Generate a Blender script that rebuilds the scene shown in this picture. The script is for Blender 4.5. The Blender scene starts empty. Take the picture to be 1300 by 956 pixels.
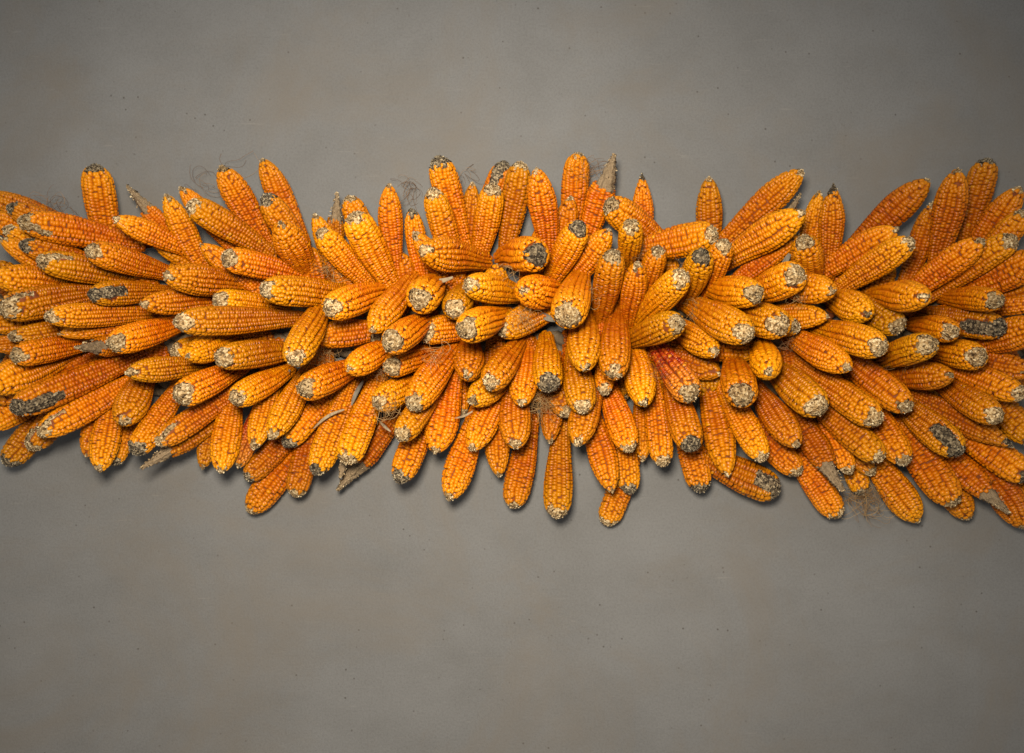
import bpy, math, random
import numpy as np

# ------------------------------------------------------------------ camera, world, lamps, exposure
SC = bpy.context.scene
COL = SC.collection
CAMZ = 1.60          # height of the lens above the floor (m)
DIST = 1.03          # lens to wall (m); the wall face is the plane y = 0
FPX, CX, CY = 867.0, 650.0, 433.0     # 24 mm-equivalent lens in photograph pixels
cam_data = bpy.data.cameras.new('camera')
cam_data.sensor_width = 36.0
cam_data.lens = 36.0 * FPX / 1300.0
cam_data.shift_y = -45.0 / 1300.0
cam_data.clip_start = 0.01
cam_data.clip_end = 50.0
cam = bpy.data.objects.new('camera', cam_data)
cam.location = (0, -DIST, CAMZ)
cam.rotation_euler = (math.radians(90), 0, 0)
COL.objects.link(cam)
SC.camera = cam

world = bpy.data.worlds.new('World')
SC.world = world
world.use_nodes = True
bg = world.node_tree.nodes['Background']
bg.inputs[0].default_value = (1.0, 0.985, 0.955, 1)
bg.inputs[1].default_value = 0.21

def area_lamp(name, loc, target, size, energy, color):
    d = bpy.data.lights.new(name, 'AREA')
    d.shape = 'DISK'
    d.size = size
    d.energy = energy
    d.color = color
    o = bpy.data.objects.new(name, d)
    o.location = loc
    v = np.array(target, float) - np.array(loc, float)
    from mathutils import Vector
    o.rotation_euler = Vector(v).to_track_quat('-Z', 'Y').to_euler()
    COL.objects.link(o)
    return o
def spot_lamp(name, loc, target, cone, soft, energy, color):
    d = bpy.data.lights.new(name, 'SPOT')
    d.spot_size = math.radians(cone)
    d.spot_blend = 1.0
    d.shadow_soft_size = soft
    d.energy = energy
    d.color = color
    o = bpy.data.objects.new(name, d)
    o.location = loc
    from mathutils import Vector
    o.rotation_euler = Vector(np.array(target, float) - np.array(loc, float)).to_track_quat('-Z', 'Y').to_euler()
    COL.objects.link(o)
    return o
# the flash sits just above the lens and throws a warm beam a little downwards
spot_lamp('camera_flash', (-0.05, -1.05, CAMZ + 0.13), (-0.10, 0, CAMZ - 0.25), 136, 0.07, 63.0, (1.0, 0.90, 0.75))
# dull daylight reaches the wall from high in front
area_lamp('daylight', (-0.10, -1.30, CAMZ + 1.15), (0, 0, CAMZ + 0.40), 0.9, 3.0, (0.70, 0.85, 1.0))

SC.view_settings.view_transform = 'Standard'
SC.view_settings.look = 'None'
SC.view_settings.exposure = 0.0
SC.view_settings.gamma = 1.0
SC.cycles.max_bounces = 6
SC.cycles.diffuse_bounces = 1

RNG = np.random.default_rng(7)
random.seed(7)

# ------------------------------------------------------------------ materials
def new_mat(name):
    m = bpy.data.materials.new(name)
    m.use_nodes = True
    nt = m.node_tree
    return m, nt, nt.nodes['Principled BSDF']

def nd(nt, kind, **kw):
    n = nt.nodes.new(kind)
    for k, v in kw.items():
        if k.startswith('i_'):
            n.inputs[k[2:]].default_value = v
        else:
            setattr(n, k, v)
    return n

def ramp(nt, stops):
    r = nt.nodes.new('ShaderNodeValToRGB')
    e = r.color_ramp.elements
    while len(e) < len(stops):
        e.new(0.5)
    for el, (p, c) in zip(e, stops):
        el.position = p
        el.color = (*c, 1)
    return r

def mixc(nt, mode='MIX', fac=None):
    n = nt.nodes.new('ShaderNodeMix')
    n.data_type = 'RGBA'
    n.blend_type = mode
    if fac is not None:
        n.inputs[0].default_value = fac
    return n

def wall_material():
    m, nt, p = new_mat('grey_plaster')
    L = nt.links.new
    tc = nd(nt, 'ShaderNodeTexCoord')
    big = nd(nt, 'ShaderNodeTexNoise', i_Scale=2.2, i_Detail=5.0, i_Roughness=0.6)
    L(tc.outputs['Object'], big.inputs['Vector'])
    r1 = ramp(nt, [(0.30, (0.190, 0.187, 0.182)), (0.72, (0.227, 0.225, 0.221))])
    L(big.outputs['Fac'], r1.inputs[0])
    # cloudy trowel blotches
    mp = nd(nt, 'ShaderNodeMapping')
    mp.inputs['Scale'].default_value = (8, 8, 11)
    L(tc.outputs['Object'], mp.inputs[0])
    med = nd(nt, 'ShaderNodeTexNoise', i_Scale=1.0, i_Detail=6.0, i_Roughness=0.65)
    L(mp.outputs[0], med.inputs['Vector'])
    r2 = ramp(nt, [(0.28, (0.90, 0.895, 0.885)), (0.55, (1, 1, 1)), (0.78, (1.05, 1.05, 1.045))])
    L(med.outputs['Fac'], r2.inputs[0])
    m1 = mixc(nt, 'MULTIPLY', 1.0)
    L(r1.outputs[0], m1.inputs[6]); L(r2.outputs[0], m1.inputs[7])
    # sand grain
    gr = nd(nt, 'ShaderNodeTexNoise', i_Scale=300.0, i_Detail=6.0, i_Roughness=0.85)
    L(tc.outputs['Object'], gr.inputs['Vector'])
    r3 = ramp(nt, [(0.30, (0.78, 0.77, 0.76)), (0.52, (1, 1, 1)), (0.75, (1.12, 1.11, 1.10))])
    L(gr.outputs['Fac'], r3.inputs[0])
    m2 = mixc(nt, 'MULTIPLY', 1.0)
    L(m1.outputs[2], m2.inputs[6]); L(r3.outputs[0], m2.inputs[7])
    # scattered dark specks, thinned by a second noise
    vo = nd(nt, 'ShaderNodeTexVoronoi', i_Scale=48.0)
    L(tc.outputs['Object'], vo.inputs['Vector'])
    rs = ramp(nt, [(0.045, (1, 1, 1)), (0.090, (0, 0, 0))])
    L(vo.outputs['Distance'], rs.inputs[0])
    sp = nd(nt, 'ShaderNodeTexNoise', i_Scale=9.0, i_Detail=2.0)
    L(tc.outputs['Object'], sp.inputs['Vector'])
    rp = ramp(nt, [(0.40, (0, 0, 0)), (0.56, (1, 1, 1))])
    L(sp.outputs['Fac'], rp.inputs[0])
    mm = nd(nt, 'ShaderNodeMath', operation='MULTIPLY')
    L(rs.outputs[0], mm.inputs[0]); L(rp.outputs[0], mm.inputs[1])
    ms = nd(nt, 'ShaderNodeMath', operation='MULTIPLY'); ms.inputs[1].default_value = 0.75
    L(mm.outputs[0], ms.inputs[0])
    m3 = mixc(nt, 'MIX')
    L(ms.outputs[0], m3.inputs[0]); L(m2.outputs[2], m3.inputs[6])
    m3.inputs[7].default_value = (0.07, 0.06, 0.05, 1)
    # brownish damp stains
    st = nd(nt, 'ShaderNodeTexNoise', i_Scale=3.7, i_Detail=7.0, i_Roughness=0.7)
    st.inputs['Distortion'].default_value = 0.6
    L(tc.outputs['Object'], st.inputs['Vector'])
    rt = ramp(nt, [(0.46, (0, 0, 0)), (0.70, (0.70, 0.70, 0.70))])
    L(st.outputs['Fac'], rt.inputs[0])
    m4 = mixc(nt, 'MIX')
    L(rt.outputs[0], m4.inputs[0]); L(m3.outputs[2], m4.inputs[6])
    m4.inputs[7].default_value = (0.205, 0.178, 0.146, 1)
    # hairline cracks, kept to a few places
    ck = nd(nt, 'ShaderNodeTexVoronoi', i_Scale=2.6)
    ck.feature = 'DISTANCE_TO_EDGE'
    wn = nd(nt, 'ShaderNodeTexNoise', i_Scale=7.0, i_Detail=6.0, i_Roughness=0.7)
    L(tc.outputs['Object'], wn.inputs['Vector'])
    wv_ = mixc(nt, 'ADD', 0.30)
    L(tc.outputs['Object'], wv_.inputs[6]); L(wn.outputs['Color'], wv_.inputs[7])
    L(wv_.outputs[2], ck.inputs['Vector'])
    rk = ramp(nt, [(0.0015, (0.14, 0.14, 0.14)), (0.0045, (0, 0, 0))])
    L(ck.outputs['Distance'], rk.inputs[0])
    km = nd(nt, 'ShaderNodeTexNoise', i_Scale=2.9, i_Detail=2.0)
    L(tc.outputs['Object'], km.inputs['Vector'])
    rkm = ramp(nt, [(0.50, (0, 0, 0)), (0.62, (1, 1, 1))])
    L(km.outputs['Fac'], rkm.inputs[0])
    kx = nd(nt, 'ShaderNodeMath', operation='MULTIPLY')
    L(rk.outputs[0], kx.inputs[0]); L(rkm.outputs[0], kx.inputs[1])
    m5 = mixc(nt, 'MIX')
    L(kx.outputs[0], m5.inputs[0]); L(m4.outputs[2], m5.inputs[6])
    m5.inputs[7].default_value = (0.09, 0.08, 0.068, 1)
    # pale trowel scuffs
    sm = nd(nt, 'ShaderNodeMapping')
    sm.inputs['Rotation'].default_value = (0, 0.5, 0)
    sm.inputs['Scale'].default_value = (14, 14, 130)
    L(tc.outputs['Object'], sm.inputs[0])
    sn = nd(nt, 'ShaderNodeTexNoise', i_Scale=1.0, i_Detail=3.0, i_Roughness=0.6)
    L(sm.outputs[0], sn.inputs['Vector'])
    rsn = ramp(nt, [(0.66, (0, 0, 0)), (0.76, (0.30, 0.30, 0.30))])
    L(sn.outputs['Fac'], rsn.inputs[0])
    m6 = mixc(nt, 'MIX')
    L(rsn.outputs[0], m6.inputs[0]); L(m5.outputs[2], m6.inputs[6])
    m6.inputs[7].default_value = (0.33, 0.31, 0.28, 1)
    L(m6.outputs[2], p.inputs['Base Color'])
    p.inputs['Roughness'].default_value = 0.82
    p.inputs['Specular IOR Level'].default_value = 0.25
    b1 = nd(nt, 'ShaderNodeBump', i_Strength=0.35, i_Distance=0.0016)
    L(gr.outputs['Fac'], b1.inputs['Height'])
    b2 = nd(nt, 'ShaderNodeBump', i_Strength=0.25, i_Distance=0.004)
    L(med.outputs['Fac'], b2.inputs['Height']); L(b1.outputs[0], b2.inputs['Normal'])
    L(b2.outputs[0], p.inputs['Normal'])
    return m

def kernel_material(name, dark, mid, light, pale, flank):
    """Dried flint maize: every kernel its own tone, paler towards the tip for young kernels and for painted-in brightness."""
    m, nt, p = new_mat(name)
    L = nt.links.new
    geo = nd(nt, 'ShaderNodeNewGeometry')
    oi = nd(nt, 'ShaderNodeObjectInfo')
    r = ramp(nt, [(0.0, dark), (0.35, mid), (0.80, light), (0.965, light), (1.0, pale)])
    L(geo.outputs['Random Per Island'], r.inputs[0])
    at = nd(nt, 'ShaderNodeAttribute', attribute_name='along')
    rt = ramp(nt, [(0.60, (0, 0, 0)), (0.97, (0.85, 0.85, 0.85))])  # younger kernels are paler; the strong mix also paints brighter light onto the tips
    L(at.outputs['Fac'], rt.inputs[0])
    mt = mixc(nt, 'MIX')
    L(rt.outputs[0], mt.inputs[0]); L(r.outputs[0], mt.inputs[6])
    mt.inputs[7].default_value = (*pale, 1)
    # starchy crown over redder glassy flanks, which also paint shade into the grooves
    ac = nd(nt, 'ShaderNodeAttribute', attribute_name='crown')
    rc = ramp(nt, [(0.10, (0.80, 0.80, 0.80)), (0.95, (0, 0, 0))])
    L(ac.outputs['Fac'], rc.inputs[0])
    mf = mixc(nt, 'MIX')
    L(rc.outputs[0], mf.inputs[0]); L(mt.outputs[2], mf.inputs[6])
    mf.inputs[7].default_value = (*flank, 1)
    hs = nd(nt, 'ShaderNodeHueSaturation')
    mr = nd(nt, 'ShaderNodeMapRange'); mr.inputs[3].default_value = 0.4925; mr.inputs[4].default_value = 0.5080
    L(oi.outputs['Random'], mr.inputs[0]); L(mr.outputs[0], hs.inputs['Hue'])
    ml = nd(nt, 'ShaderNodeMath', operation='MULTIPLY'); ml.inputs[1].default_value = 7.31
    fr = nd(nt, 'ShaderNodeMath', operation='FRACT')
    L(oi.outputs['Random'], ml.inputs[0]); L(ml.outputs[0], fr.inputs[0])
    mv = nd(nt, 'ShaderNodeMapRange'); mv.inputs[3].default_value = 0.68; mv.inputs[4].default_value = 1.14
    L(fr.outputs[0], mv.inputs[0]); L(mv.outputs[0], hs.inputs['Value'])
    L(mf.outputs[2], hs.inputs['Color'])
    # dusty / scuffed film
    tc = nd(nt, 'ShaderNodeTexCoord')
    no = nd(nt, 'ShaderNodeTexNoise', i_Scale=70.0, i_Detail=4.0, i_Roughness=0.7)
    L(tc.outputs['Object'], no.inputs['Vector'])
    rn = ramp(nt, [(0.56, (0, 0, 0)), (0.82, (0.22, 0.22, 0.22))])
    L(no.outputs['Fac'], rn.inputs[0])
    md = mixc(nt, 'MIX')
    L(rn.outputs[0], md.inputs[0]); L(hs.outputs[0], md.inputs[6])
    md.inputs[7].default_value = (0.40, 0.22, 0.06, 1)
    L(md.outputs[2], p.inputs['Base Color'])
    p.inputs['Roughness'].default_value = 0.31
    p.inputs['Specular IOR Level'].default_value = 0.30
    return m

def chaff_material(name, stops, scale=400.0):
    m, nt, p = new_mat(name)
    L = nt.links.new
    tc = nd(nt, 'ShaderNodeTexCoord')
    vo = nd(nt, 'ShaderNodeTexVoronoi', i_Scale=scale)
    L(tc.outputs['Object'], vo.inputs['Vector'])
    no = nd(nt, 'ShaderNodeTexNoise', i_Scale=scale * 0.5, i_Detail=4.0, i_Roughness=0.7)
    L(tc.outputs['Object'], no.inputs['Vector'])
    sep = nd(nt, 'ShaderNodeSeparateColor')
    L(vo.outputs['Color'], sep.inputs[0])
    ad = nd(nt, 'ShaderNodeMath', operation='MULTIPLY_ADD'); ad.inputs[1].default_value = 0.55
    sb = nd(nt, 'ShaderNodeMath', operation='MULTIPLY'); sb.inputs[1].default_value = 0.45
    L(no.outputs['Fac'], sb.inputs[0])
    L(sep.outputs[0], ad.inputs[0]); L(sb.outputs[0], ad.inputs[2])
    r = ramp(nt, stops)
    L(ad.outputs[0], r.inputs[0])
    oi = nd(nt, 'ShaderNodeObjectInfo')
    mv = nd(nt, 'ShaderNodeMapRange'); mv.inputs[3].default_value = 0.62; mv.inputs[4].default_value = 1.08
    L(oi.outputs['Random'], mv.inputs[0])
    hs = nd(nt, 'ShaderNodeHueSaturation')
    L(mv.outputs[0], hs.inputs['Value']); L(r.outputs[0], hs.inputs['Color'])
    L(hs.outputs[0], p.inputs['Base Color'])
    p.inputs['Roughness'].default_value = 0.9
    p.inputs['Specular IOR Level'].default_value = 0.15
    b = nd(nt, 'ShaderNodeBump', i_Strength=0.9, i_Distance=0.0016)
    L(vo.outputs['Distance'], b.inputs['Height'])
    L(b.outputs[0], p.inputs['Normal'])
    return m

def flake_material(name, stops):
    m, nt, p = new_mat(name)
    geo = nd(nt, 'ShaderNodeNewGeometry')
    r = ramp(nt, stops)
    nt.links.new(geo.outputs['Random Per Island'], r.inputs[0])
    nt.links.new(r.outputs[0], p.inputs['Base Color'])
    p.inputs['Roughness'].default_value = 0.85
    p.inputs['Specular IOR Level'].default_value = 0.2
    return m

def fibre_material(name, c0, c1, scale=(60, 60, 6)):
    m, nt, p = new_mat(name)
    L = nt.links.new
    tc = nd(nt, 'ShaderNodeTexCoord')
    mp = nd(nt, 'ShaderNodeMapping'); mp.inputs['Scale'].default_value = scale
    L(tc.outputs['Object'], mp.inputs[0])
    no = nd(nt, 'ShaderNodeTexNoise', i_Scale=6.0, i_Detail=5.0, i_Roughness=0.7)
    L(mp.outputs[0], no.inputs['Vector'])
    r = ramp(nt, [(0.3, c0), (0.7, c1)])
    L(no.outputs['Fac'], r.inputs[0])
    L(r.outputs[0], p.inputs['Base Color'])
    p.inputs['Roughness'].default_value = 0.8
    b = nd(nt, 'ShaderNodeBump', i_Strength=0.6, i_Distance=0.001)
    L(no.outputs['Fac'], b.inputs['Height']); L(b.outputs[0], p.inputs['Normal'])
    return m

M_WALL = wall_material()
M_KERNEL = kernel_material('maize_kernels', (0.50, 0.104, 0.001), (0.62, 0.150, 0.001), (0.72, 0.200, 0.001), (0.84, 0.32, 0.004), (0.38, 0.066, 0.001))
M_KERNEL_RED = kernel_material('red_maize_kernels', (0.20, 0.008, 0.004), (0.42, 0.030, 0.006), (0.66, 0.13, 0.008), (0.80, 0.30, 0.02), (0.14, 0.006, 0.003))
M_PALE = chaff_material('pale_chaff', [(0.20, (0.040, 0.020, 0.008)), (0.37, (0.31, 0.180, 0.072)), (0.58, (0.56, 0.375, 0.172)), (0.86, (0.90, 0.72, 0.44))])
M_DARK = chaff_material('dark_chaff', [(0.16, (0.018, 0.013, 0.009)), (0.40, (0.085, 0.062, 0.040)), (0.60, (0.26, 0.19, 0.11)), (0.85, (0.62, 0.49, 0.30))])
M_HUSKY = fibre_material('dry_husk', (0.09, 0.055, 0.028), (0.42, 0.30, 0.17), (160, 160, 30))
M_FLAKE = flake_material('pale_flakes', [(0.0, (0.06, 0.035, 0.016)), (0.3, (0.26, 0.175, 0.09)), (0.72, (0.50, 0.355, 0.18)), (1.0, (0.84, 0.69, 0.44))])
M_FLAKE_DARK = flake_material('dark_flakes', [(0.0, (0.025, 0.02, 0.015)), (0.45, (0.12, 0.095, 0.07)), (0.8, (0.30, 0.24, 0.15)), (1.0, (0.55, 0.46, 0.30))])
M_SILK = flake_material('silk_strands', [(0.0, (0.10, 0.045, 0.02)), (0.6, (0.24, 0.12, 0.05)), (1.0, (0.42, 0.25, 0.12))])
M_SILK_PALE = flake_material('pale_silk_strands', [(0.0, (0.28, 0.14, 0.05)), (0.6, (0.45, 0.26, 0.10)), (1.0, (0.60, 0.42, 0.20))])
M_GLUME = fibre_material('red_glumes', (0.17, 0.036, 0.006), (0.28, 0.065, 0.010))
M_LEAF = fibre_material('husk_leaf', (0.20, 0.14, 0.08), (0.44, 0.34, 0.21))
M_LEAF_GREY = fibre_material('grey_husk_leaf', (0.12, 0.10, 0.075), (0.27, 0.235, 0.18))
M_ROPE = fibre_material('twisted_husk_rope', (0.10, 0.065, 0.035), (0.27, 0.19, 0.11))

# ------------------------------------------------------------------ mesh helpers
def mesh_np(name, verts, faces4=None, mat=None, smooth=True, attr=None, faces3=None):
    me = bpy.data.meshes.new(name)
    nv = len(verts)
    f4 = np.zeros((0, 4), int) if faces4 is None else np.asarray(faces4, int)
    f3 = np.zeros((0, 3), int) if faces3 is None else np.asarray(faces3, int)
    loops = np.concatenate([f4.ravel(), f3.ravel()]).astype(np.int32)
    starts = np.concatenate([np.arange(len(f4)) * 4, len(f4) * 4 + np.arange(len(f3)) * 3]).astype(np.int32)
    me.vertices.add(nv)
    me.vertices.foreach_set('co', np.asarray(verts, np.float32).ravel())
    me.loops.add(len(loops))
    me.loops.foreach_set('vertex_index', loops)
    me.polygons.add(len(starts))
    me.polygons.foreach_set('loop_start', starts)
    me.polygons.foreach_set('use_smooth', np.full(len(starts), smooth))
    if attr is not None:
        a = me.attributes.new(attr[0], 'FLOAT', 'POINT')
        a.data.foreach_set('value', np.asarray(attr[1], np.float32))
    me.update(calc_edges=True)
    if mat:
        me.materials.append(mat)
    return me

def link(name, me, parent=None, kind=None):
    o = bpy.data.objects.new(name, me)
    COL.objects.link(o)
    if parent is not None:
        o.parent = parent
    if kind:
        o['kind'] = kind
    return o

def px(x, y, h):
    """Point h metres in front of the wall seen at photograph pixel (x, y)."""
    d = DIST - h
    return np.array([(x - CX) * d / FPX, -h, CAMZ - (y - CY) * d / FPX])

# ------------------------------------------------------------------ the wall
nx, nz = 2, 2
W, H0, H1, T = 2.2, -0.0, 3.0, 0.20
wv = [(-W, 0, H0), (W, 0, H0), (W, 0, H1), (-W, 0, H1), (-W, T, H0), (W, T, H0), (W, T, H1), (-W, T, H1)]
wf = [(0, 1, 2, 3), (5, 4, 7, 6), (4, 0, 3, 7), (1, 5, 6, 2), (3, 2, 6, 7), (4, 5, 1, 0)]
wall = link('wall', mesh_np('wall', wv, wf, M_WALL, smooth=False), kind='structure')
wall['label'] = 'grey rendered plaster wall with faint stains and specks behind the corn'

# ------------------------------------------------------------------ the ears of corn
# tip x, tip y, a point down the axis x, y, width in the photograph, layer (0 under, 2 on top), look of the tip
# looks: d broad pale chaff end, g grey-black chaff, s small pale spot, k kernels right to the tip,
#        h long bare pointed end, p pale bare patch down one side, q dark bare patch down one side, n narrow dark point
EARS = """
120 209 135 297 38 1 g|161 236 199 278 27 0 h|145 277 240 318 30 2 s|-20 246 110 302 36 0 k|24 280 165 306 39 1 p
10 262 100 300 32 0 g|-20 272 80 315 34 0 k|5 290 90 325 30 0 d|0 303 60 335 30 0 s|26 309 110 335 32 0 g
112 318 205 345 36 2 d|49 330 157 352 36 1 p|-8 350 80 362 40 1 k|2 393 116 373 42 1 p|115 374 205 371 31 1 q
59 402 188 398 32 2 d|12 428 80 417 26 0 d|18 452 110 436 32 1 d|96 441 170 440 28 1 h|140 437 225 412 36 2 d
-22 412 40 405 36 0 k|-15 440 40 432 32 0 k|75 424 150 414 26 0 k|-14 492 70 458 44 1 k|-8 512 50 485 32 0 s
15 520 165 456 38 2 q|49 551 170 484 37 1 p|-22 548 30 512 38 0 k|8 590 50 540 34 0 g|38 570 75 525 34 0 p
127 599 142 520 34 1 k|110 580 130 520 30 0 k|156 538 180 486 40 1 s|145 590 165 535 24 0 g|171 575 225 495 32 1 g
180 594 270 540 30 1 h|200 563 275 513 33 1 p|161 473 240 466 34 1 s|210 247 240 305 31 1 s|229 238 275 290 27 0 s
240 258 335 317 36 2 d|280 211 335 306 37 1 s|333 202 375 290 34 0 s|336 247 385 320 34 1 g|355 283 390 342 42 2 s
284 327 360 345 35 1 d|255 310 300 345 30 0 k|190 300 260 340 30 0 k|209 350 305 362 41 2 s|179 386 275 383 33 1 s
222 409 365 405 37 2 d|274 381 350 390 34 1 d|333 367 435 372 39 2 d|218 448 270 440 34 0 d|238 452 290 432 36 1 s
277 454 365 446 37 2 d|226 504 300 468 37 2 d|296 507 358 475 35 2 d|343 557 388 478 37 2 s|322 570 340 505 31 1 s
281 600 295 510 36 1 s|257 595 275 520 27 0 k|302 593 325 535 24 0 r|313 608 360 558 32 0 g|317 650 385 560 39 0 d
375 630 392 565 33 0 d|399 272 428 335 30 0 s|428 245 424 300 26 0 h|442 250 465 300 34 0 d|448 272 488 345 41 1 d
405 293 470 362 34 1 d|494 234 501 335 32 1 s|417 392 480 372 42 2 d|472 420 518 362 39 1 s|397 428 460 421 35 1 s
372 458 408 390 39 2 d|475 436 490 415 27 0 d|494 437 540 405 37 2 d|493 467 550 445 33 1 d|384 495 450 466 38 2 d
443 469 480 448 37 1 s|479 513 530 480 37 1 d|362 566 405 515 29 0 g|401 602 447 485 36 1 g|439 588 478 488 38 1 d
432 606 455 530 28 0 h|429 622 508 525 34 0 h|556 199 585 300 37 1 g|548 240 572 320 34 1 d|522 266 532 325 27 0 g
525 295 550 325 29 0 s|534 318 605 329 44 2 s|600 232 597 305 27 0 s|627 234 608 325 33 1 d|641 206 620 270 31 0 q
661 206 645 305 35 1 d|684 323 645 326 45 2 g|532 382 550 362 44 2 d|576 395 592 368 36 1 d|593 361 655 373 38 2 d
662 368 705 374 46 2 k|535 421 592 417 37 1 d|589 419 635 402 41 2 d|634 421 675 402 39 1 d|523 517 572 447 41 2 d
508 556 545 503 33 1 d|552 575 575 480 42 1 s|594 478 596 435 38 1 s|621 488 655 440 38 2 d|597 510 635 482 37 1 s
585 527 579 475 29 0 d|598 571 628 508 37 1 s|662 514 669 445 36 1 s|655 569 654 510 39 1 k|634 605 628 530 34 0 s
506 612 538 535 37 1 g|570 635 598 550 38 1 s|651 644 672 545 36 0 d|681 214 694 290 37 1 s|734 195 727 265 35 0 d
725 250 710 315 34 0 s|737 284 702 353 37 2 g|780 196 742 310 37 1 h|815 221 817 285 28 0 n|771 257 840 310 41 1 d
801 284 797 332 31 2 d|774 292 722 360 37 1 s|779 321 763 402 37 2 d|692 286 684 318 28 0 d|836 316 815 378 31 1 d
810 333 797 405 33 1 s|719 405 735 355 46 2 d|742 469 738 400 42 2 k|779 476 784 405 41 2 d|863 408 800 432 37 2 d
868 348 815 405 37 2 d|697 491 694 437 37 1 g|740 521 731 455 39 1 d|721 528 695 480 31 0 d|768 500 767 470 25 0 d
818 514 805 445 41 1 s|800 572 776 500 36 1 d|816 585 816 515 29 0 s|698 562 701 520 30 0 s|732 565 747 515 38 1 s
707 657 712 560 37 1 d|777 624 757 550 37 1 s|800 626 792 560 32 0 g|769 666 790 610 32 0 d|842 591 834 525 32 0 d
900 225 900 290 33 0 s|910 297 858 307 42 1 d|921 307 898 362 32 1 d|893 321 870 377 37 2 g|1019 216 925 302 38 1 s
1021 269 925 330 42 2 s|1014 298 950 345 28 0 k|1016 247 985 292 24 0 h|963 374 905 366 40 2 d|1014 347 955 374 42 2 d
951 425 880 388 44 2 d|993 414 940 396 44 1 d|909 448 860 415 37 1 s|963 445 910 441 34 0 d|976 474 968 440 39 1 s
878 503 838 445 39 1 R|915 475 875 462 33 0 k|942 506 932 462 43 1 d|879 570 860 510 38 1 g|924 604 898 485 39 1 s
969 584 928 508 35 1 d|891 624 874 555 36 0 g|988 624 930 598 43 0 q|1041 520 985 470 44 2 d|1013 566 963 497 39 2 s
1015 601 975 562 34 0 d|1058 234 1055 295 31 1 n|1040 243 1028 300 27 0 s|1020 304 1030 352 38 1 d|1179 228 1100 300 40 1 s
1140 290 1045 345 38 1 s|1158 305 1070 364 35 1 d|1186 257 1158 335 29 0 s|1216 214 1197 300 37 1 k|1253 202 1231 295 33 0 g
1295 238 1250 300 37 0 s|1248 304 1170 361 37 1 s|1289 301 1190 368 35 1 d|1304 268 1265 312 32 0 d|1058 369 1020 366 37 1 s
1104 398 1058 378 39 1 s|1051 402 1010 402 34 0 s|1013 417 985 410 29 0 d|1120 441 1045 418 42 2 d|1079 468 1003 426 38 2 s
1144 417 1110 396 35 1 d|1177 378 1118 376 40 2 k|1268 382 1205 378 32 1 d|1210 421 1165 413 33 1 d|1272 417 1180 400 37 1 q
1182 436 1120 455 38 2 d|1245 454 1190 446 37 1 d|1325 412 1235 440 42 1 k|1330 322 1225 370 44 1 k|1335 362 1265 380 32 0 k
1322 386 1265 390 24 0 g|1312 474 1240 454 33 0 d|1299 503 1220 470 35 1 d|1208 476 1135 479 36 1 s|1267 531 1198 488 37 2 d
1286 567 1190 515 35 1 n|1218 574 1148 515 42 2 q|1154 519 1088 467 41 1 d|1116 535 1025 468 40 2 d|1119 583 1048 522 37 1 d
1150 589 1112 530 38 1 d|1070 623 1018 535 40 1 h|1079 601 1055 550 28 0 d|1064 656 1020 590 36 0 d|1094 628 1080 580 28 0 g
1109 602 1080 570 27 0 d|1165 662 1105 580 40 0 s|1212 641 1148 556 45 1 d|1228 658 1195 600 36 0 d|1281 651 1190 565 39 1 h
1300 670 1240 575 40 0 s|1308 608 1245 565 40 1 g|1312 562 1262 512 37 0 d|1322 642 1275 585 38 0 k
"""
ears = []
for rec in EARS.replace('\n', '|').split('|'):
    if rec.strip():
        f = rec.split()
        ears.append(dict(tip=(float(f[0]), float(f[1])), ax=(float(f[2]), float(f[3])), w=float(f[4]), layer=int(f[5]), look=f[6]))
N = len(ears)

# --- where each ear stands in space: tip height above the wall falls from the spine of the bunch to its edges
def place(e):
    tx, ty = e['tip']
    ex = max((400 - ty) / 190.0, (ty - 420) / 225.0, 0.0)
    e['ht'] = 0.086 + 0.105 * (1 - min(ex, 1.0) ** 1.4) + {0: -0.038, 1: 0.0, 2: 0.022}[e['layer']]
    e['ht'] = max(e['ht'], 0.026)
    e['L'] = 0.165 + RNG.uniform(-0.008, 0.010)
    e['deep'] = RNG.uniform(0, 0.022)
    dx, dy = e['ax'][0] - tx, e['ax'][1] - ty
    vis = math.hypot(dx, dy)
    e['dir'] = (dx / vis, dy / vis)
    e['vis'] = vis
    solve(e)

def solve(e):
    """Far end on the image ray of the axis, a little beyond its last visible point, as deep as the ear is long."""
    tip = px(*e['tip'], e['ht'])
    t = e['vis'] * {0: 1.15, 1: 1.14, 2: 1.14}[e['layer']] + 4
    for it in range(60):
        bp = (e['tip'][0] + e['dir'][0] * t, e['tip'][1] + e['dir'][1] * t)
        hs = np.linspace(0.026 + e['deep'], max(e['ht'] - 0.004, 0.032), 60)
        ln = np.array([np.linalg.norm(tip - px(*bp, h)) for h in hs])
        fit = np.where(ln <= 0.200)[0]
        k = int(fit[0]) if len(fit) else int(ln.argmin())
        if ln[k] > 0.140 or e['layer'] == 2:
            break
        t += 4
    e['hb'] = float(hs[k])
    e['t'] = t
    e['base_px'] = bp

for e in ears:
    place(e)

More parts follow.
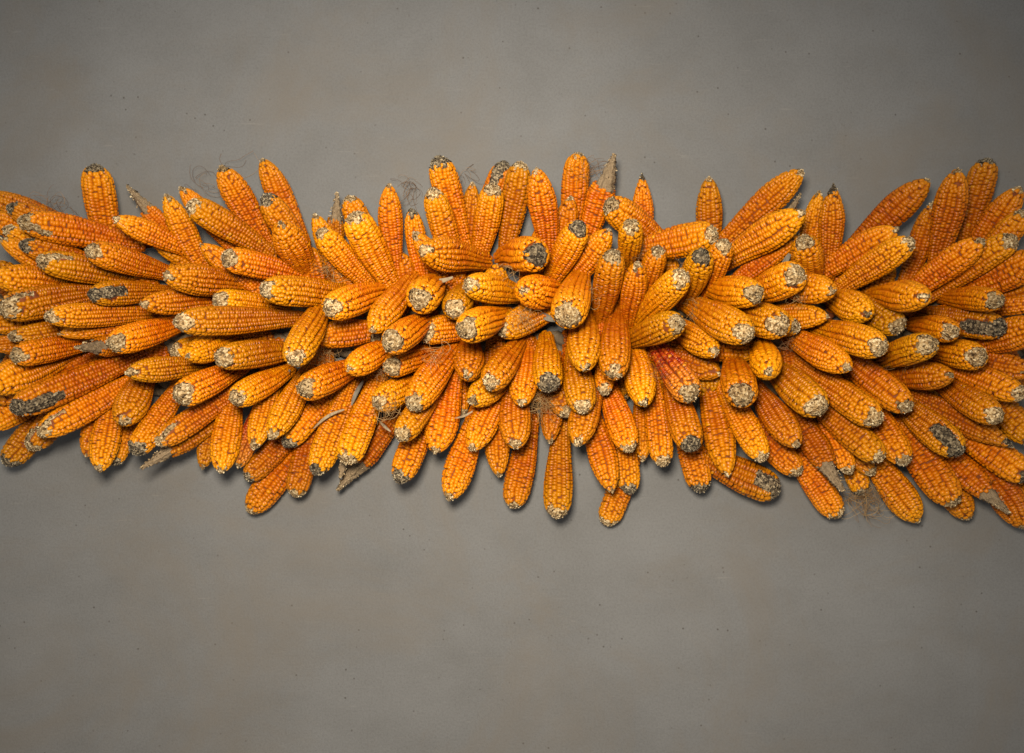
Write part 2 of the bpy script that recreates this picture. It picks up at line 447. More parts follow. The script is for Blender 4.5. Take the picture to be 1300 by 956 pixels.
TIPH = np.array([e['ht'] for e in ears])
BASH = np.array([e['hb'] for e in ears])
BASH0 = BASH.copy()
RAD = np.zeros(N)
def points():
    P = np.array([px(*e['tip'], h) for e, h in zip(ears, TIPH)])
    B = np.array([px(*e['base_px'], h) for e, h in zip(ears, BASH)])
    return P, B
def radii():
    for i, e in enumerate(ears):
        d = DIST - (0.65 * TIPH[i] + 0.35 * BASH[i])
        RAD[i] = min(max(e['w'] * d / FPX / 2, 0.0125), 0.0255)
radii()
LAY = np.array([e['layer'] for e in ears])
tipp = np.array([e['tip'] for e in ears])
pairs = [(i, j) for i in range(N) for j in range(i + 1, N) if np.hypot(*(tipp[i] - tipp[j])) < 190]
SS = np.linspace(0, 1, 9)
for it in range(60):
    P, B = points()
    dT = np.zeros(N); dB = np.zeros(N); cnt = 0
    for i, j in pairs:
        # sampled axes from just behind the tip to 72 % of the way down
        a = P[i] + (B[i] - P[i]) * (0.10 + 0.42 * SS)[:, None]
        b = P[j] + (B[j] - P[j]) * (0.10 + 0.42 * SS)[:, None]
        d = a[:, None, :] - b[None, :, :]
        dd = np.sqrt((d ** 2).sum(-1))
        k = dd.argmin()
        m, n = divmod(k, len(SS))
        gap = 0.93 * (RAD[i] + RAD[j]) - dd[m, n]
        if gap <= 0:
            continue
        cnt += 1
        si, sj = 0.10 + 0.42 * SS[m], 0.10 + 0.42 * SS[n]
        yd = d[m, n, 1]                      # negative: i is nearer the lens
        if LAY[i] != LAY[j]:
            sgn = 1 if LAY[i] > LAY[j] else -1
        else:
            sgn = 1 if yd < 0 else -1
        lat = math.hypot(d[m, n, 0], d[m, n, 2])
        need = math.sqrt(max((0.93 * (RAD[i] + RAD[j])) ** 2 - lat ** 2, 0)) - sgn * (-yd)
        need = min(need, 0.012)
        dT[i] += sgn * need * 0.35 * (1 - si) * 1.2; dB[i] += sgn * need * 0.35 * si
        dT[j] -= sgn * need * 0.35 * (1 - sj) * 1.2; dB[j] -= sgn * need * 0.35 * sj
    TIPH += np.clip(dT, -0.006, 0.006)
    BASH += np.clip(dB, -0.005, 0.005)
    TIPH = np.clip(TIPH, RAD * 0.8 + 0.002, 0.27)
    BASH = np.clip(BASH, RAD * 0.85 + 0.002, BASH0 + 0.012)
    # pull lengths back into a believable range by sliding the hidden end along its own axis
    P, B = points()
    for i, e in enumerate(ears):
        ln = np.linalg.norm(P[i] - B[i])
        if ln < 0.135 and e['layer'] < 2:
            e['t'] += 1.5
        e['base_px'] = (e['tip'][0] + e['dir'][0] * e['t'], e['tip'][1] + e['dir'][1] * e['t'])
    radii()
TIPP, BASP = points()
print('pairs still overlapping', cnt)

# --- ears packed flat against the wall deep inside the bunch; only slivers of them show in the gaps
fr = np.random.default_rng(99)
TIPH, BASH, RAD = list(TIPH), list(BASH), list(RAD)
for side in (-1, 1):
    for k in range(24):
        x0 = 12 + 1276 * (k + 0.5) / 24 + fr.uniform(-10, 10)
        lean = (x0 - 650) / 650 * 46 + fr.uniform(-14, 14)
        yb = 412 + side * fr.uniform(0, 22)
        yt = (318 + fr.uniform(-14, 14)) if side < 0 else (520 + fr.uniform(-14, 14))
        e = dict(tip=(x0 + lean, yt), ax=(x0, yb), base_px=(x0, yb), w=37, layer=-1, look='k', vis=100.0, t=100.0)
        d = math.hypot(lean, yt - yb); e['dir'] = (-lean / d, (yb - yt) / d)
        ears.append(e); TIPH.append(fr.uniform(0.040, 0.062)); BASH.append(0.026); RAD.append(0.0205)
N = len(ears)
TIPH, BASH, RAD = np.array(TIPH), np.array(BASH), np.array(RAD)
TIPP, BASP = points()

# --- one ear: profile, core, kernels, loose chaff
LOOK = {   # cap start, bare from, blunt exponent
    'd': (0.76, 0.955), 'g': (0.76, 0.945), 's': (0.64, 0.978), 'k': (0.68, 0.992), 'r': (0.74, 0.985), 'R': (0.78, 0.955),
    'h': (0.55, 0.72), 'p': (0.75, 0.957), 'q': (0.75, 0.952), 'n': (0.60, 0.95)}

def profile(look, cap, s):
    s = np.asarray(s, float)
    u = np.clip(s / 0.70, 0, 1)
    body = 0.60 + 0.40 * (u * u * (3 - 2 * u))
    body = body * (1 - 0.07 * np.clip((s - 0.66) / 0.3, 0, 1))
    body = body * (0.55 + 0.45 * np.sqrt(np.clip(s / 0.06, 0, 1)))
    v = np.clip((s - cap) / (1 - cap), 0, 1)
    if look == 'h':
        c = 1 - 0.90 * v ** 1.15
    elif look == 'n':
        c = np.maximum(1 - v ** 1.7, 0) ** 0.80
    elif look in 'sk':
        c = np.maximum(1 - v ** 2.3, 0) ** 0.62
    else:
        c = np.maximum(1 - v ** 2.6, 0) ** 0.50
    return body * np.maximum(c, 0.02)

GA, GB = np.meshgrid([-1.0, -0.55, 0.55, 1.0], [-1.0, -0.50, 0.50, 1.0], indexing='ij')
EDGE = (np.abs(GA) > 0.9).astype(float) + (np.abs(GB) > 0.9).astype(float)
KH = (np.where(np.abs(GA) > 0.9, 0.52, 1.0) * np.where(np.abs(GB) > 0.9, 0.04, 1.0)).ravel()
SHR = np.where(EDGE == 2, 0.82, 1.0)
KA, KB = (GA * SHR).ravel(), (GB * SHR).ravel()
KQ = np.array([(i * 4 + j, (i + 1) * 4 + j, (i + 1) * 4 + j + 1, i * 4 + j + 1) for i in range(3) for j in range(3)])

def build_ear(i, e):
    look = e['look']
    rng = np.random.default_rng(1000 + i)
    tip, base = TIPP[i], BASP[i]
    axis = tip - base
    L = float(np.linalg.norm(axis)); z = axis / L
    R = RAD[i]
    tocam = np.array([0, -DIST, CAMZ]) - (base + 0.7 * axis)
    tocam /= np.linalg.norm(tocam)
    x = tocam - z * tocam.dot(z)
    x = x / (np.linalg.norm(x) + 1e-9)
    if np.linalg.norm(x) < 0.5:
        x = np.cross(z, (0, 0, 1.0)); x /= np.linalg.norm(x)
    y = np.cross(z, x)
    from mathutils import Matrix
    root = bpy.data.objects.new('corn_cob', None)
    root.empty_display_size = 0.01
    COL.objects.link(root)
    root.matrix_world = Matrix(((x[0], y[0], z[0], base[0]), (x[1], y[1], z[1], base[1]), (x[2], y[2], z[2], base[2]), (0, 0, 0, 1)))
    cap, bare = LOOK[look]
    cap += rng.uniform(-0.05, 0.07); bare += rng.uniform(-0.014, 0.016)
    bend_a, bend = rng.uniform(0, 2 * math.pi), rng.uniform(0.0, 0.007)
    skew_a, skew = rng.uniform(-1.2, 1.2), rng.uniform(0.0, 0.035)   # the bare end is seldom square to the axis
    patch_a = {'p': rng.uniform(0.5, 1.0), 'q': rng.uniform(-0.5, 0.5)}.get(look, 9.0)
    if look == 'p' and rng.random() < 0.5:
        patch_a = -patch_a
    patch_w = {'p': 0.50, 'q': 0.80}.get(look, 0.0)
    patch_s = {'p': 0.76, 'q': 0.70}.get(look, 2.0)
    side_spot = (rng.uniform(-1.3, 1.3), rng.uniform(0.62, 0.86), rng.random() < 0.0)
    lump = rng.uniform(0, 6.28, 4)

    def bare_limit(th):
        """Along-axis fraction where kernels stop, around the ear."""
        lim = bare - skew * (0.5 + 0.5 * np.cos(th - skew_a)) + 0.012 * np.sin(3 * th + lump[0])
        if patch_w:
            d = np.abs((th - patch_a + math.pi) % (2 * math.pi) - math.pi)
            q = np.clip((patch_w - d) / 0.35, 0, 1)
            lim = lim - (lim - patch_s) * q
        return lim

    def surf(s, th):
        """Outer radius with slight lumpiness."""
        r = R * profile(look, cap, s)
        return r * (1 + 0.022 * np.sin(2 * th + lump[1] + 3 * s) + 0.018 * np.sin(7 * s + lump[2]))

    def bent(v):
        k = (v[..., 2] / L) ** 2 * bend
        v = v.copy()
        v[..., 0] += k * math.cos(bend_a) - bend * v[..., 2] / L * math.cos(bend_a)
        v[..., 1] += k * math.sin(bend_a) - bend * v[..., 2] / L * math.sin(bend_a)
        return v

    kh = 0.26 * R
    # ---- core with the bare end
    nr, na = 42, 24
    ss = np.concatenate([np.linspace(0.0, 0.6, 14, endpoint=False), np.linspace(0.6, 1.0, nr - 14)])
    th = np.linspace(0, 2 * math.pi, na, endpoint=False)
    S, TH = np.meshgrid(ss, th, indexing='ij')
    rr = surf(S, TH)
    isb = S > bare_limit(TH) - 0.004
    jag = rng.normal(0, 1, S.shape)
    if look == 'h':
        rb = rr * (0.86 + 0.13 * np.sin(7 * TH + lump[3] + 5 * S)) + 0.07 * R * jag
        rb = rb * np.where(np.cos(TH - lump[2]) > 0, 1.0, 0.72)
    else:
        rb = np.minimum(rr - 0.10 * kh, rr * 0.97) + 0.040 * R * jag * np.minimum(1, rr / (0.3 * R))
    rc = np.where(isb, np.maximum(rb, 0.0004), np.maximum(rr - 0.85 * kh, 0.0004))
    zz = S * L + np.where(isb, rng.normal(0, 0.0006, S.shape), 0)
    V = np.stack([rc * np.cos(TH), rc * np.sin(TH), zz], -1).reshape(-1, 3)
    I = np.arange(nr * na).reshape(nr, na)
    Q = np.stack([I[:-1], np.roll(I[:-1], -1, 1), np.roll(I[1:], -1, 1), I[1:]], -1).reshape(-1, 4)
    V = np.vstack([V, [[0, 0, 0], [0, 0, L + 0.0005]]])
    nb = nr * na
    tri = [(nb, I[0, (k + 1) % na], I[0, k]) for k in range(na)] + [(nb + 1, I[-1, k], I[-1, (k + 1) % na]) for k in range(na)]
    dark = look in 'gqn'
    core_mat = M_HUSKY if look == 'h' else (M_DARK if dark else M_PALE)
    me = mesh_np('bare_cob', bent(V), Q, core_mat, True, None, tri)
    me.materials.append(M_GLUME)
    cov = (S[:-1] < bare_limit(TH[:-1]) - 0.035).ravel()
    me.polygons.foreach_set('material_index', np.concatenate([cov, np.ones(na, bool), np.zeros(na, bool)]).astype(np.int32))
    core = link('bare_cob', me, root)
    # ---- kernels in rows
    rows = int(rng.choice([14, 16, 16, 18]))
    pitch = rng.uniform(0.0039, 0.0046)
    twist = rng.uniform(-0.35, 0.35)
    snug = float(rng.choice([0.88, 0.95, 1.0, 1.0]))     # some ears have open furrows between the rows
    roll = rng.uniform(0, 6.28)
    wavef = rng.uniform(4, 9)
    ks, kt, kr = [], [], []
    for k in range(rows):
        off = (0.5 if (k // 2) % 2 else 0.0) + rng.uniform(-0.12, 0.12)
        n = int(L * 0.99 / pitch)
        s = (np.arange(n) + 0.6 + off) * pitch / L
        t = roll + 2 * math.pi * (k + (0.06 if k % 2 else -0.06)) / rows + twist * s + 0.075 * np.sin(wavef * s + lump[1] + 0.25 * math.sin(2 * math.pi * k / rows)) * 1.0
        ks.append(s); kt.append(t); kr.append(np.full(n, k))
    ks, kt, kr = np.concatenate(ks), np.concatenate(kt), np.concatenate(kr)
    n = len(ks)
    wild = np.clip((ks - 0.72) / 0.28, 0, 1)
    ks = ks + rng.normal(0, 1, n) * (0.0006 + 0.0012 * wild) / L
    kt = kt + rng.normal(0, 1, n) * (0.020 + 0.07 * wild)
    lim = bare_limit(kt) + rng.normal(0, 0.013, n)
    keep = (ks < lim) & (ks > 0.012) & (ks < 0.992) & (rng.random(n) > 0.0003)
    rad = surf(ks, kt)
    # where the ear narrows there is room for fewer rows
    tight = np.clip(rad / R, 0, 1)
    merge = tight < 0.60
    keep &= ~(merge & (kr % 2 == 1))
    kt = np.where(merge, kt + math.pi / rows, kt)
    if side_spot[2] and look not in 'pq':
        dd = np.hypot(((kt - side_spot[0] + math.pi) % (2 * math.pi) - math.pi) * R, (ks - side_spot[1]) * L)
        keep &= dd > rng.uniform(0.004, 0.007)
    ks, kt, rad, wild, tight, merge = ks[keep], kt[keep], rad[keep], wild[keep], tight[keep], merge[keep]
    n = len(ks)
    eps = 0.004
    slope = (surf(ks + eps, kt) - surf(ks - eps, kt)) / (2 * eps * L)
    slope = np.clip(slope, -3.0, 3.0)
    fl = 1 / np.sqrt(1 + slope ** 2)
    er = np.stack([np.cos(kt), np.sin(kt), np.zeros(n)], -1)
    ez = np.array([0, 0, 1.0])
    ev = np.stack([-np.sin(kt), np.cos(kt), np.zeros(n)], -1)
    eu = er * (slope * fl)[:, None] + ez * fl[:, None]
    en = er * fl[:, None] - ez * (slope * fl)[:, None]
    h = kh * (0.55 + 0.45 * tight) * rng.uniform(0.86, 1.10, n)
    hu = 0.5 * pitch * rng.uniform(1.0, 1.10, n) * (1 + 0.40 * wild) / np.maximum(fl, 0.55) ** 0.5
    hv = math.pi * rad / rows * snug * rng.uniform(0.98, 1.06, n) * np.where(merge, 2.0, 1.0)
    tilt = rng.normal(0, 0.05 + 0.14 * wild, n)
    P0 = er * rad[:, None] + ez * (ks * L)[:, None] - en * h[:, None] * 0.95
    A = KA[None, :] * hu[:, None]; Bv = KB[None, :] * hv[:, None]
    A2 = A * np.cos(tilt)[:, None] - Bv * np.sin(tilt)[:, None]
    B2 = A * np.sin(tilt)[:, None] + Bv * np.cos(tilt)[:, None]
    lean = rng.normal(0, 0.10, n)[:, None] + 0.10
    Hh = KH[None, :] * h[:, None]
    KV = P0[:, None, :] + eu[:, None, :] * (A2 + lean * Hh)[:, :, None] + ev[:, None, :] * B2[:, :, None] + en[:, None, :] * Hh[:, :, None]
    KV = bent(KV.reshape(-1, 3))
    KF = (KQ[None] + (np.arange(n) * 16)[:, None, None]).reshape(-1, 4)[:, ::-1]
    red = look in 'rR'
    along = np.repeat(ks, 16)
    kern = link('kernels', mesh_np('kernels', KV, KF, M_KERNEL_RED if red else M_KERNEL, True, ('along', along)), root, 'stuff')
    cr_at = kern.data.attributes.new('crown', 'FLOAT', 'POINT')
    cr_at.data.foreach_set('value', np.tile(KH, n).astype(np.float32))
    # ---- chaff scales standing on the bare end
    m = {'d': 150, 'g': 170, 's': 45, 'k': 14, 'h': 110, 'p': 200, 'q': 260, 'n': 50, 'r': 20, 'R': 150}[look]
    cs = 1 - 0.42 * rng.random(m * 12) ** 1.8
    ct = rng.uniform(0, 2 * math.pi, m * 12)
    good = np.where(cs > bare_limit(ct))[0][:m]
    cs, ct = cs[good], ct[good]
    q = len(cs)
    if q:
        cr = surf(cs, ct) * 0.93
        face = np.clip((cs - 0.88) / 0.10, 0, 1)
        er = np.stack([np.cos(ct), np.sin(ct), np.zeros(q)], -1)
        en = er * (1 - face)[:, None] + ez * (0.25 + face)[:, None]
        en += rng.normal(0, 0.35, (q, 3))
        en /= np.linalg.norm(en, axis=1)[:, None]
        sd = np.cross(en, rng.normal(0, 1, (q, 3)))
        sd /= np.linalg.norm(sd, axis=1)[:, None] + 1e-9
        ln = rng.uniform(0.0007, 0.0022, q)[:, None]; wd = rng.uniform(0.0005, 0.0012, q)[:, None]
        c0 = er * cr[:, None] + ez * (cs * L)[:, None]
        bendv = rng.normal(0, 0.5, (q, 3)) * ln
        tp = c0 + en * ln + bendv * 0.4
        FV = np.stack([c0 - sd * wd, c0 + sd * wd, tp + sd * wd * 0.7, tp - sd * wd * 0.7], 1).reshape(-1, 3)
        FF = np.arange(q * 4).reshape(-1, 4)
        fm = M_FLAKE_DARK if dark else M_FLAKE
        link('chaff', mesh_np('chaff', bent(FV), FF, fm, False), root, 'stuff')
    # ---- shank stub by which the ear is tied in
    a = np.linspace(0, 2 * math.pi, 10, endpoint=False)
    rings = [(-0.007, 0.14), (-0.005, 0.18), (-0.001, 0.26), (0.003, 0.34)]
    SV = np.array([(R * f * (1 + 0.06 * math.cos(3 * t)) * math.cos(t), R * f * (1 + 0.06 * math.cos(3 * t)) * math.sin(t), zc) for zc, f in rings for t in a])
    SF = [(r0 * 10 + k, r0 * 10 + (k + 1) % 10, (r0 + 1) * 10 + (k + 1) % 10, (r0 + 1) * 10 + k) for r0 in range(3) for k in range(10)]
    link('shank', mesh_np('shank', SV, SF, M_GLUME, True), root)
    e['root'] = root
    e['nk'] = n
    return root

deep = []
from mathutils import Matrix, Vector
for i, e in enumerate(ears):
    if e['layer'] < 0 and len(deep) >= 6:
        src = deep[i % 6]
        root = src.copy(); COL.objects.link(root)
        zax = Vector(TIPP[i] - BASP[i])
        root.matrix_world = Matrix.Translation(Vector(BASP[i])) @ zax.to_track_quat('Z', 'Y').to_matrix().to_4x4() @ Matrix.Rotation(i * 1.7, 4, 'Z')
        for ch in list(src.children):
            c = ch.copy(); COL.objects.link(c); c.parent = root
        e['root'] = root; e['nk'] = 0
    else:
        r = build_ear(i, e)
        if e['layer'] < 0:
            deep.append(r)
print('tris', sum(2 * len(o.data.polygons) for o in COL.objects if o.type == 'MESH'));print('ears', N, 'kernels', sum(e['nk'] for e in ears))

# ------------------------------------------------------------------ rope of twisted husks the ears are tied to
def tube(path, rad, sides=8):
    path = np.asarray(path, float); n = len(path)
    t = np.gradient(path, axis=0); t /= np.linalg.norm(t, axis=1)[:, None] + 1e-12
    ref = np.array([0.3, 0.2, 0.93])
    u = np.cross(t, ref); u /= np.linalg.norm(u, axis=1)[:, None] + 1e-9
    v = np.cross(t, u)
    a = np.linspace(0, 2 * math.pi, sides, endpoint=False)
    r = np.broadcast_to(np.asarray(rad, float), (n,))
    V = path[:, None, :] + r[:, None, None] * (u[:, None, :] * np.cos(a)[None, :, None] + v[:, None, :] * np.sin(a)[None, :, None])
    I = np.arange(n * sides).reshape(n, sides)
    Q = np.stack([I[:-1], np.roll(I[:-1], -1, 1), np.roll(I[1:], -1, 1), I[1:]], -1).reshape(-1, 4)
    return V.reshape(-1, 3), Q

rope = bpy.data.objects.new('husk_rope', None)
COL.objects.link(rope)
rope.location = (0, -0.02, CAMZ)
rope['label'] = 'thick rope of twisted dry husks hidden behind the cobs'
rope['category'] = 'rope'
xs = np.linspace(-0.95, 0.95, 160)
for zc in (0.055, -0.005, -0.060):
    for k in range(3):
        ph = k * 2.094
        pth = np.stack([xs, 0.008 * np.cos(xs * 60 + ph), zc + 0.012 * np.sin(xs * 60 + ph)], -1)
        V, Q = tube(pth, 0.0095, 8)
        link('strand', mesh_np('strand', V, Q, M_ROPE), rope)

# ------------------------------------------------------------------ wisps of silk and strips of husk
def silk(x, y, h, spread, n, seg, mat, label, flat=0.35, seed=0):
    rng = np.random.default_rng(seed)
    c = px(x, y, h)
    VV, QQ, off = [], [], 0
    for k in range(n):
        p = np.array([rng.normal(0, spread * 0.4), rng.normal(0, spread * flat * 0.5), rng.normal(0, spread * 0.4)])
        d = rng.normal(0, 1, 3); d[1] *= flat; d /= np.linalg.norm(d)
        curl = rng.normal(0, 0.35, 3); curl[1] *= flat
        path = [p]
        for s in range(seg):
            d = d + 0.30 * np.cross(curl, d) + rng.normal(0, 0.16, 3) * np.array([1, flat, 1])
            d -= 0.5 * (path[-1] / spread) * 0.35
            d /= np.linalg.norm(d)
            path.append(path[-1] + d * spread * 0.14)
        path = np.array(path)
        path[:, 1] = np.minimum(path[:, 1], h - 0.001)
        V, Q = tube(path, np.linspace(0.00026, 0.00016, len(path)), 3)
        VV.append(V); QQ.append(Q + off); off += len(V)
    o = link('corn_silk', mesh_np('corn_silk', np.vstack(VV), np.vstack(QQ), mat), None)
    o.location = c
    o['label'] = label; o['category'] = 'corn silk'; o['group'] = 'wisps of dry corn silk'
    return o

silk(70, 262, 0.050, 0.022, 22, 14, M_SILK, 'brown silk wisp lying along the cob above the long pale-streaked cob', seed=1)
silk(258, 236, 0.014, 0.022, 9, 16, M_SILK, 'thin silk wisp against the wall beside the tall leaning cob', seed=2)
silk(305, 199, 0.006, 0.030, 3, 16, M_SILK, 'two or three long silk hairs on the wall at the topmost leaning cob', seed=3)
silk(517, 243, 0.012, 0.020, 16, 16, M_SILK, 'curled silk tuft on the wall beside an upright cob', seed=4)
silk(590, 222, 0.012, 0.020, 8, 14, M_SILK, 'sparse silk hairs beside the cob with the round black end', seed=5)
silk(757, 216, 0.030, 0.022, 26, 14, M_SILK, 'dark silk tuft hanging beside the tall pointed husk tip', seed=6)
silk(1100, 632, 0.030, 0.028, 85, 16, M_SILK_PALE, 'fluffy orange silk ball under the lower cobs on the wall', seed=7)
silk(688, 512, 0.105, 0.018, 75, 16, M_SILK_PALE, 'matted tan silk clump between downward cobs below the dark chaff end', seed=8)
silk(490, 520, 0.160, 0.020, 30, 14, M_SILK_PALE, 'golden silk hairs clinging round a pale cob end', seed=9)
silk(420, 343, 0.075, 0.022, 40, 14, M_SILK_PALE, 'straw-coloured silk threads in the gap over a broad pale cob end', seed=10)
silk(408, 452, 0.085, 0.018, 40, 14, M_SILK_PALE, 'brown silk threads in the gap between three middle cobs', seed=11)
silk(482, 468, 0.120, 0.018, 30, 14, M_SILK, 'dark silk threads trailing over the middle cobs', seed=12)
silk(1012, 378, 0.150, 0.014, 30, 12, M_SILK_PALE, 'short tan silk tuft under the smooth round brown cob end', seed=13)
silk(815, 322, 0.110, 0.016, 24, 14, M_SILK, 'dark silk curl in the gap beside the round pale cob ends', seed=14)

silk(300, 345, 0.100, 0.016, 16, 12, M_SILK, 'few dark silk threads under a short pale-tipped cob', seed=21)
silk(640, 346, 0.140, 0.016, 22, 12, M_SILK_PALE, 'golden silk threads tucked under the hollow-ended fat cob', seed=22)
silk(664, 402, 0.165, 0.018, 34, 12, M_SILK_PALE, 'fuzzy tan silk below the rounded yellow tip', seed=23)
silk(868, 335, 0.120, 0.016, 18, 12, M_SILK, 'dark silk threads in the gap under the speckled sideways face', seed=24)
silk(884, 394, 0.120, 0.016, 22, 12, M_SILK_PALE, 'pale silk threads above the huge beige end', seed=25)
silk(1004, 440, 0.150, 0.014, 18, 12, M_SILK, 'short dark silk threads beside a stubby red-brown cob end', seed=26)
silk(1140, 462, 0.130, 0.018, 14, 14, M_SILK, 'loose silk hairs drooping under a fat sideways cob', seed=27)
silk(556, 448, 0.150, 0.016, 24, 12, M_SILK_PALE, 'straw-coloured silk in the gap below two pale round ends', seed=28)
silk(748, 372, 0.150, 0.014, 22, 12, M_SILK_PALE, 'pale silk tuft at the shoulder of the big blunt pale end', seed=29)
silk(1250, 396, 0.120, 0.016, 16, 12, M_SILK, 'brown silk hairs over the dark-streaked cob', seed=30)
silk(738, 222, 0.060, 0.020, 10, 14, M_SILK, 'fine silk hairs round the chaffy upright cob near the tall pointed husk', seed=31)
silk(835, 470, 0.140, 0.014, 16, 12, M_SILK, 'dark silk threads above the deep red cob', seed=32)

def husk(p0, p1, h0, h1, width, mat, label, seed):
    rng = np.random.default_rng(seed)
    a, b = px(*p0, h0), px(*p1, h1)
    ax = b - a; L = np.linalg.norm(ax); ax /= L
    view = np.array([0, 1.0, 0])
    sd = np.cross(ax, view); sd /= np.linalg.norm(sd)
    nn = np.cross(sd, ax)
    n = 14
    V = []
    cur = rng.uniform(-0.10, 0.10)
    for side in (0, 1):
        for k in range(n):
            f = k / (n - 1)
            w = width * (0.15 + 0.85 * math.sin(math.pi * (0.12 + 0.85 * f)) ** 0.8)
            tw = rng.uniform(-0.05, 0.05) + 0.9 * (f - 0.4)
            c = ax * (L * f) + sd * (cur * L * math.sin(math.pi * f)) + nn * (0.05 * L * math.sin(math.pi * f))
            for q in (-1, -0.33, 0.33, 1):
                cup = 0.30 * w * (1 - q * q)
                V.append(c + sd * (w * 0.5 * q * math.cos(tw)) + nn * (w * 0.5 * q * math.sin(tw) + cup + side * 0.0005))
    V = np.array(V)
    F = []
    for k in range(n - 1):
        for q in range(3):
            i0 = k * 4 + q
            F.append((i0, i0 + 1, i0 + 5, i0 + 4))
            j0 = n * 4 + i0
            F.append((j0, j0 + 4, j0 + 5, j0 + 1))
    for k in range(n - 1):
        for q in (0, 3):
            i0 = k * 4 + q; j0 = n * 4 + i0
            F.append((i0, i0 + 4, j0 + 4, j0))
    o = link('husk_strip', mesh_np('husk_strip', V, F, mat), None)
    o.location = a
    o['label'] = label; o['category'] = 'husk strip'; o['group'] = 'torn strips of dry husk'
    return o

husk((368, 470), (335, 510), 0.075, 0.070, 0.007, M_LEAF_GREY, 'narrow grey husk strip squeezed between two downward cobs', 1)
husk((461, 484), (446, 515), 0.085, 0.080, 0.006, M_LEAF_GREY, 'grey husk strip between two long downward cobs', 2)
husk((437, 520), (398, 544), 0.115, 0.118, 0.004, M_LEAF, 'thin pale husk strip lying across a long downward cob', 3)
husk((575, 352), (542, 355), 0.125, 0.125, 0.006, M_LEAF, 'pale husk strip in the gap above the big round chaff end', 4)
husk((848, 312), (862, 330), 0.095, 0.090, 0.005, M_LEAF, 'curved pale husk strip beside the cob with a sideways chaff end', 5)
husk((684, 398), (705, 408), 0.100, 0.095, 0.009, M_LEAF_GREY, 'grey husk scrap beside the big blunt pale end', 6)
husk((1003, 322), (990, 342), 0.115, 0.115, 0.007, M_LEAF_GREY, 'grey husk scrap above the smooth round brown cob end', 7)
husk((483, 536), (496, 548), 0.110, 0.105, 0.004, M_LEAF, 'small pale husk curl below the silky cob end', 8)
husk((600, 522), (577, 531), 0.120, 0.125, 0.003, M_LEAF, 'fine straw of husk crossing in front of a small cob end', 9)

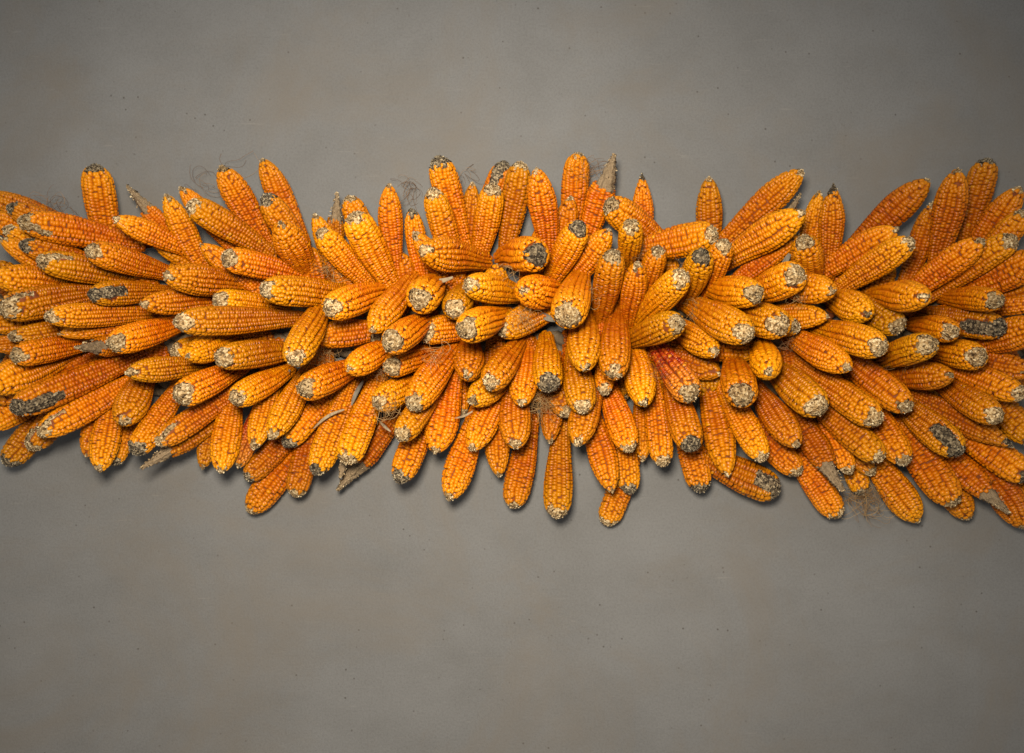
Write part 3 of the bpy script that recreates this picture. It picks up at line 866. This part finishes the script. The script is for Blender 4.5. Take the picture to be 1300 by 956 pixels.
# ------------------------------------------------------------------ names for each ear
def zone(e):
    x, y = e['tip']; dx, dy = e['dir']
    i = ears.index(e)
    a = TIPP[i] - BASP[i]; a = a / np.linalg.norm(a)
    return a
TIPWORD = {'d': 'broad pale chaffy end', 'g': 'grey-black chaffy end', 's': 'small pale spot at its tip', 'k': 'kernels right up to its tip',
           'h': 'long bare pointed end', 'p': 'pale bare streak down one side', 'q': 'dark pitted bare side', 'n': 'narrow dark point',
           'r': 'reddish kernels', 'R': 'deep red kernels'}
LANDMARK = {   # pixel of the tip : (own label, short reference)
    (120, 209): ('upright orange cob with a blackened tip standing alone on the top edge', 'the lone black-tipped upright cob'),
    (161, 236): ('thin bare grey-brown cob end tapering to a hooked point on the top edge', 'the bare hooked point'),
    (24, 280): ('large bright cob with a long pale streak along its upper side', 'the long pale-streaked cob'),
    (115, 374): ('short cob whose lower side is black, pitted and kernel-free', 'the black pitted cob'),
    (15, 520): ('very long cob with a dark mouldy patch under its drooping tip', 'the long mouldy-tipped cob'),
    (180, 594): ('drooping cob ending in a ragged beige bare point against the wall', 'the ragged beige point'),
    (280, 211): ('tall dark-orange leaning cob with straight rows on the top edge', 'the tall leaning cob'),
    (333, 202): ('topmost of two leaning cobs, one tip set right above a dark-eyed tip', 'the topmost leaning cob'),
    (333, 367): ('cob jutting sideways with a broad frayed chaff end under a silk-filled gap', 'the frayed chaff end'),
    (384, 495): ('cob with a large crumbly double chaff end over long downward cobs', 'the crumbly double end'),
    (317, 650): ('big lowest-hanging cob with a pale worn tip reaching down the wall', 'the lowest-hanging big cob'),
    (429, 622): ('cob hanging low with a long twisted bare husk tip on the wall', 'the twisted husk tip'),
    (556, 199): ('upright cob with a round black chaff face on the top edge', 'the round black face'),
    (684, 323): ('fat sideways cob with a black and pale hollow end', 'the hollow-ended fat cob'),
    (532, 382): ('cob pointing straight out with a very big crumbly cream face', 'the big cream face'),
    (662, 368): ('fat cob pointing straight out with yellow kernels all over its rounded tip', 'the rounded yellow tip'),
    (719, 405): ('fat cob with a big blunt pale chaff end, standing furthest out of the bunch', 'the big blunt pale end'),
    (780, 196): ('upright cob drawn out into a tall pointed husk on the top edge', 'the tall pointed husk'),
    (815, 221): ('slim upright cob with a small black point on the top edge', 'the small black point'),
    (697, 491): ('downward cob with a large dark brown granular end', 'the dark granular end'),
    (707, 657): ('long straight cob hanging plumb down with a blunt pale end', 'the plumb-hanging cob'),
    (878, 503): ('deep red streaked cob with a flat grey-beige end', 'the deep red cob'),
    (910, 297): ('sideways cob under a slim upright cob, its speckled face turned outward', 'the speckled sideways face'),
    (951, 425): ('big cob jutting out and down with a huge crumbly beige end', 'the huge beige end'),
    (988, 624): ('fat cob on the lower edge, half its side dark and kernel-free', 'the half-bare fat cob'),
    (1014, 347): ('cob with a smooth round brown chaff face over a silk tuft', 'the smooth brown face'),
    (1020, 304): ('rotten cob with a crumbling grey end among upright leaning cobs', 'the rotten end'),
    (1177, 378): ('cob with a checkered rounded tip full of yellow kernels', 'the checkered yellow tip'),
    (1272, 417): ('cob with a dark grey streak running past its tip', 'the dark-streaked cob'),
    (1218, 574): ('large cob with a big oval black-grey mouldy end', 'the oval mouldy end'),
    (1070, 623): ('drooping cob with a long grey bare tip turning black', 'the long grey bare tip'),
    (1281, 651): ('drooping cob ending in a wide ragged brown husk', 'the ragged brown husk'),
    (1253, 202): ('tall dark cob with a mouldy face, highest of the leaning cobs there', 'the highest mouldy face'),
    (302, 593): ('slim reddish cob wedged between orange cobs on the lower edge', 'the slim reddish cob'),
}
keys = list(LANDMARK)
for i, e in enumerate(ears):
    r = e['root']
    r['category'] = 'corn cob'
    r['group'] = 'dried corn cobs bunched on the wall'
    k = (int(e['tip'][0]), int(e['tip'][1]))
    if k in LANDMARK:
        r['label'] = LANDMARK[k][0]
        continue
    if e['layer'] < 0:
        way = 'upward' if e['tip'][1] < 412 else 'downward'
        r['label'] = 'shadowed %s-pointing cob deep in the bunch, glimpsed flat against the wall in gaps' % way
        r['group'] = 'cobs hidden deep in the bunch, pointing %s' % way
        continue
    best = min(keys, key=lambda q: math.hypot(q[0] - k[0], q[1] - k[1]))
    dx, dy = k[0] - best[0], k[1] - best[1]
    rel = ('above' if dy < 0 else 'below') if abs(dy) > 0.55 * abs(dx) else 'beside'
    a = TIPP[i] - BASP[i]; a = a / np.linalg.norm(a)
    way = 'upward' if a[2] > 0.55 else ('downward' if a[2] < -0.55 else ('sideways' if abs(a[0]) > 0.55 else 'outward'))
    size = 'slim' if e['w'] < 30 else ('fat' if e['w'] >= 41 else 'orange')
    r['label'] = '%s %s-pointing cob with %s, %s %s' % (size, way, TIPWORD[e['look']], rel, LANDMARK[best][1])

from collections import defaultdict
same = defaultdict(list)
for i, e in enumerate(ears):
    same[e['root']['label']].append(i)
for lab, ids in same.items():
    if len(ids) > 1 and ears[ids[0]]['layer'] >= 0:
        ids.sort(key=lambda i: TIPH[i])
        for n, i in enumerate(ids):
            word = 'nearest the wall' if n == 0 else ('furthest out' if n == len(ids) - 1 else 'halfway out')
            ears[i]['root']['label'] = ' '.join(lab.replace('orange ', '').replace(' at its tip', '').replace(' right up to its tip', ' to its tip').split()) + ', ' + word
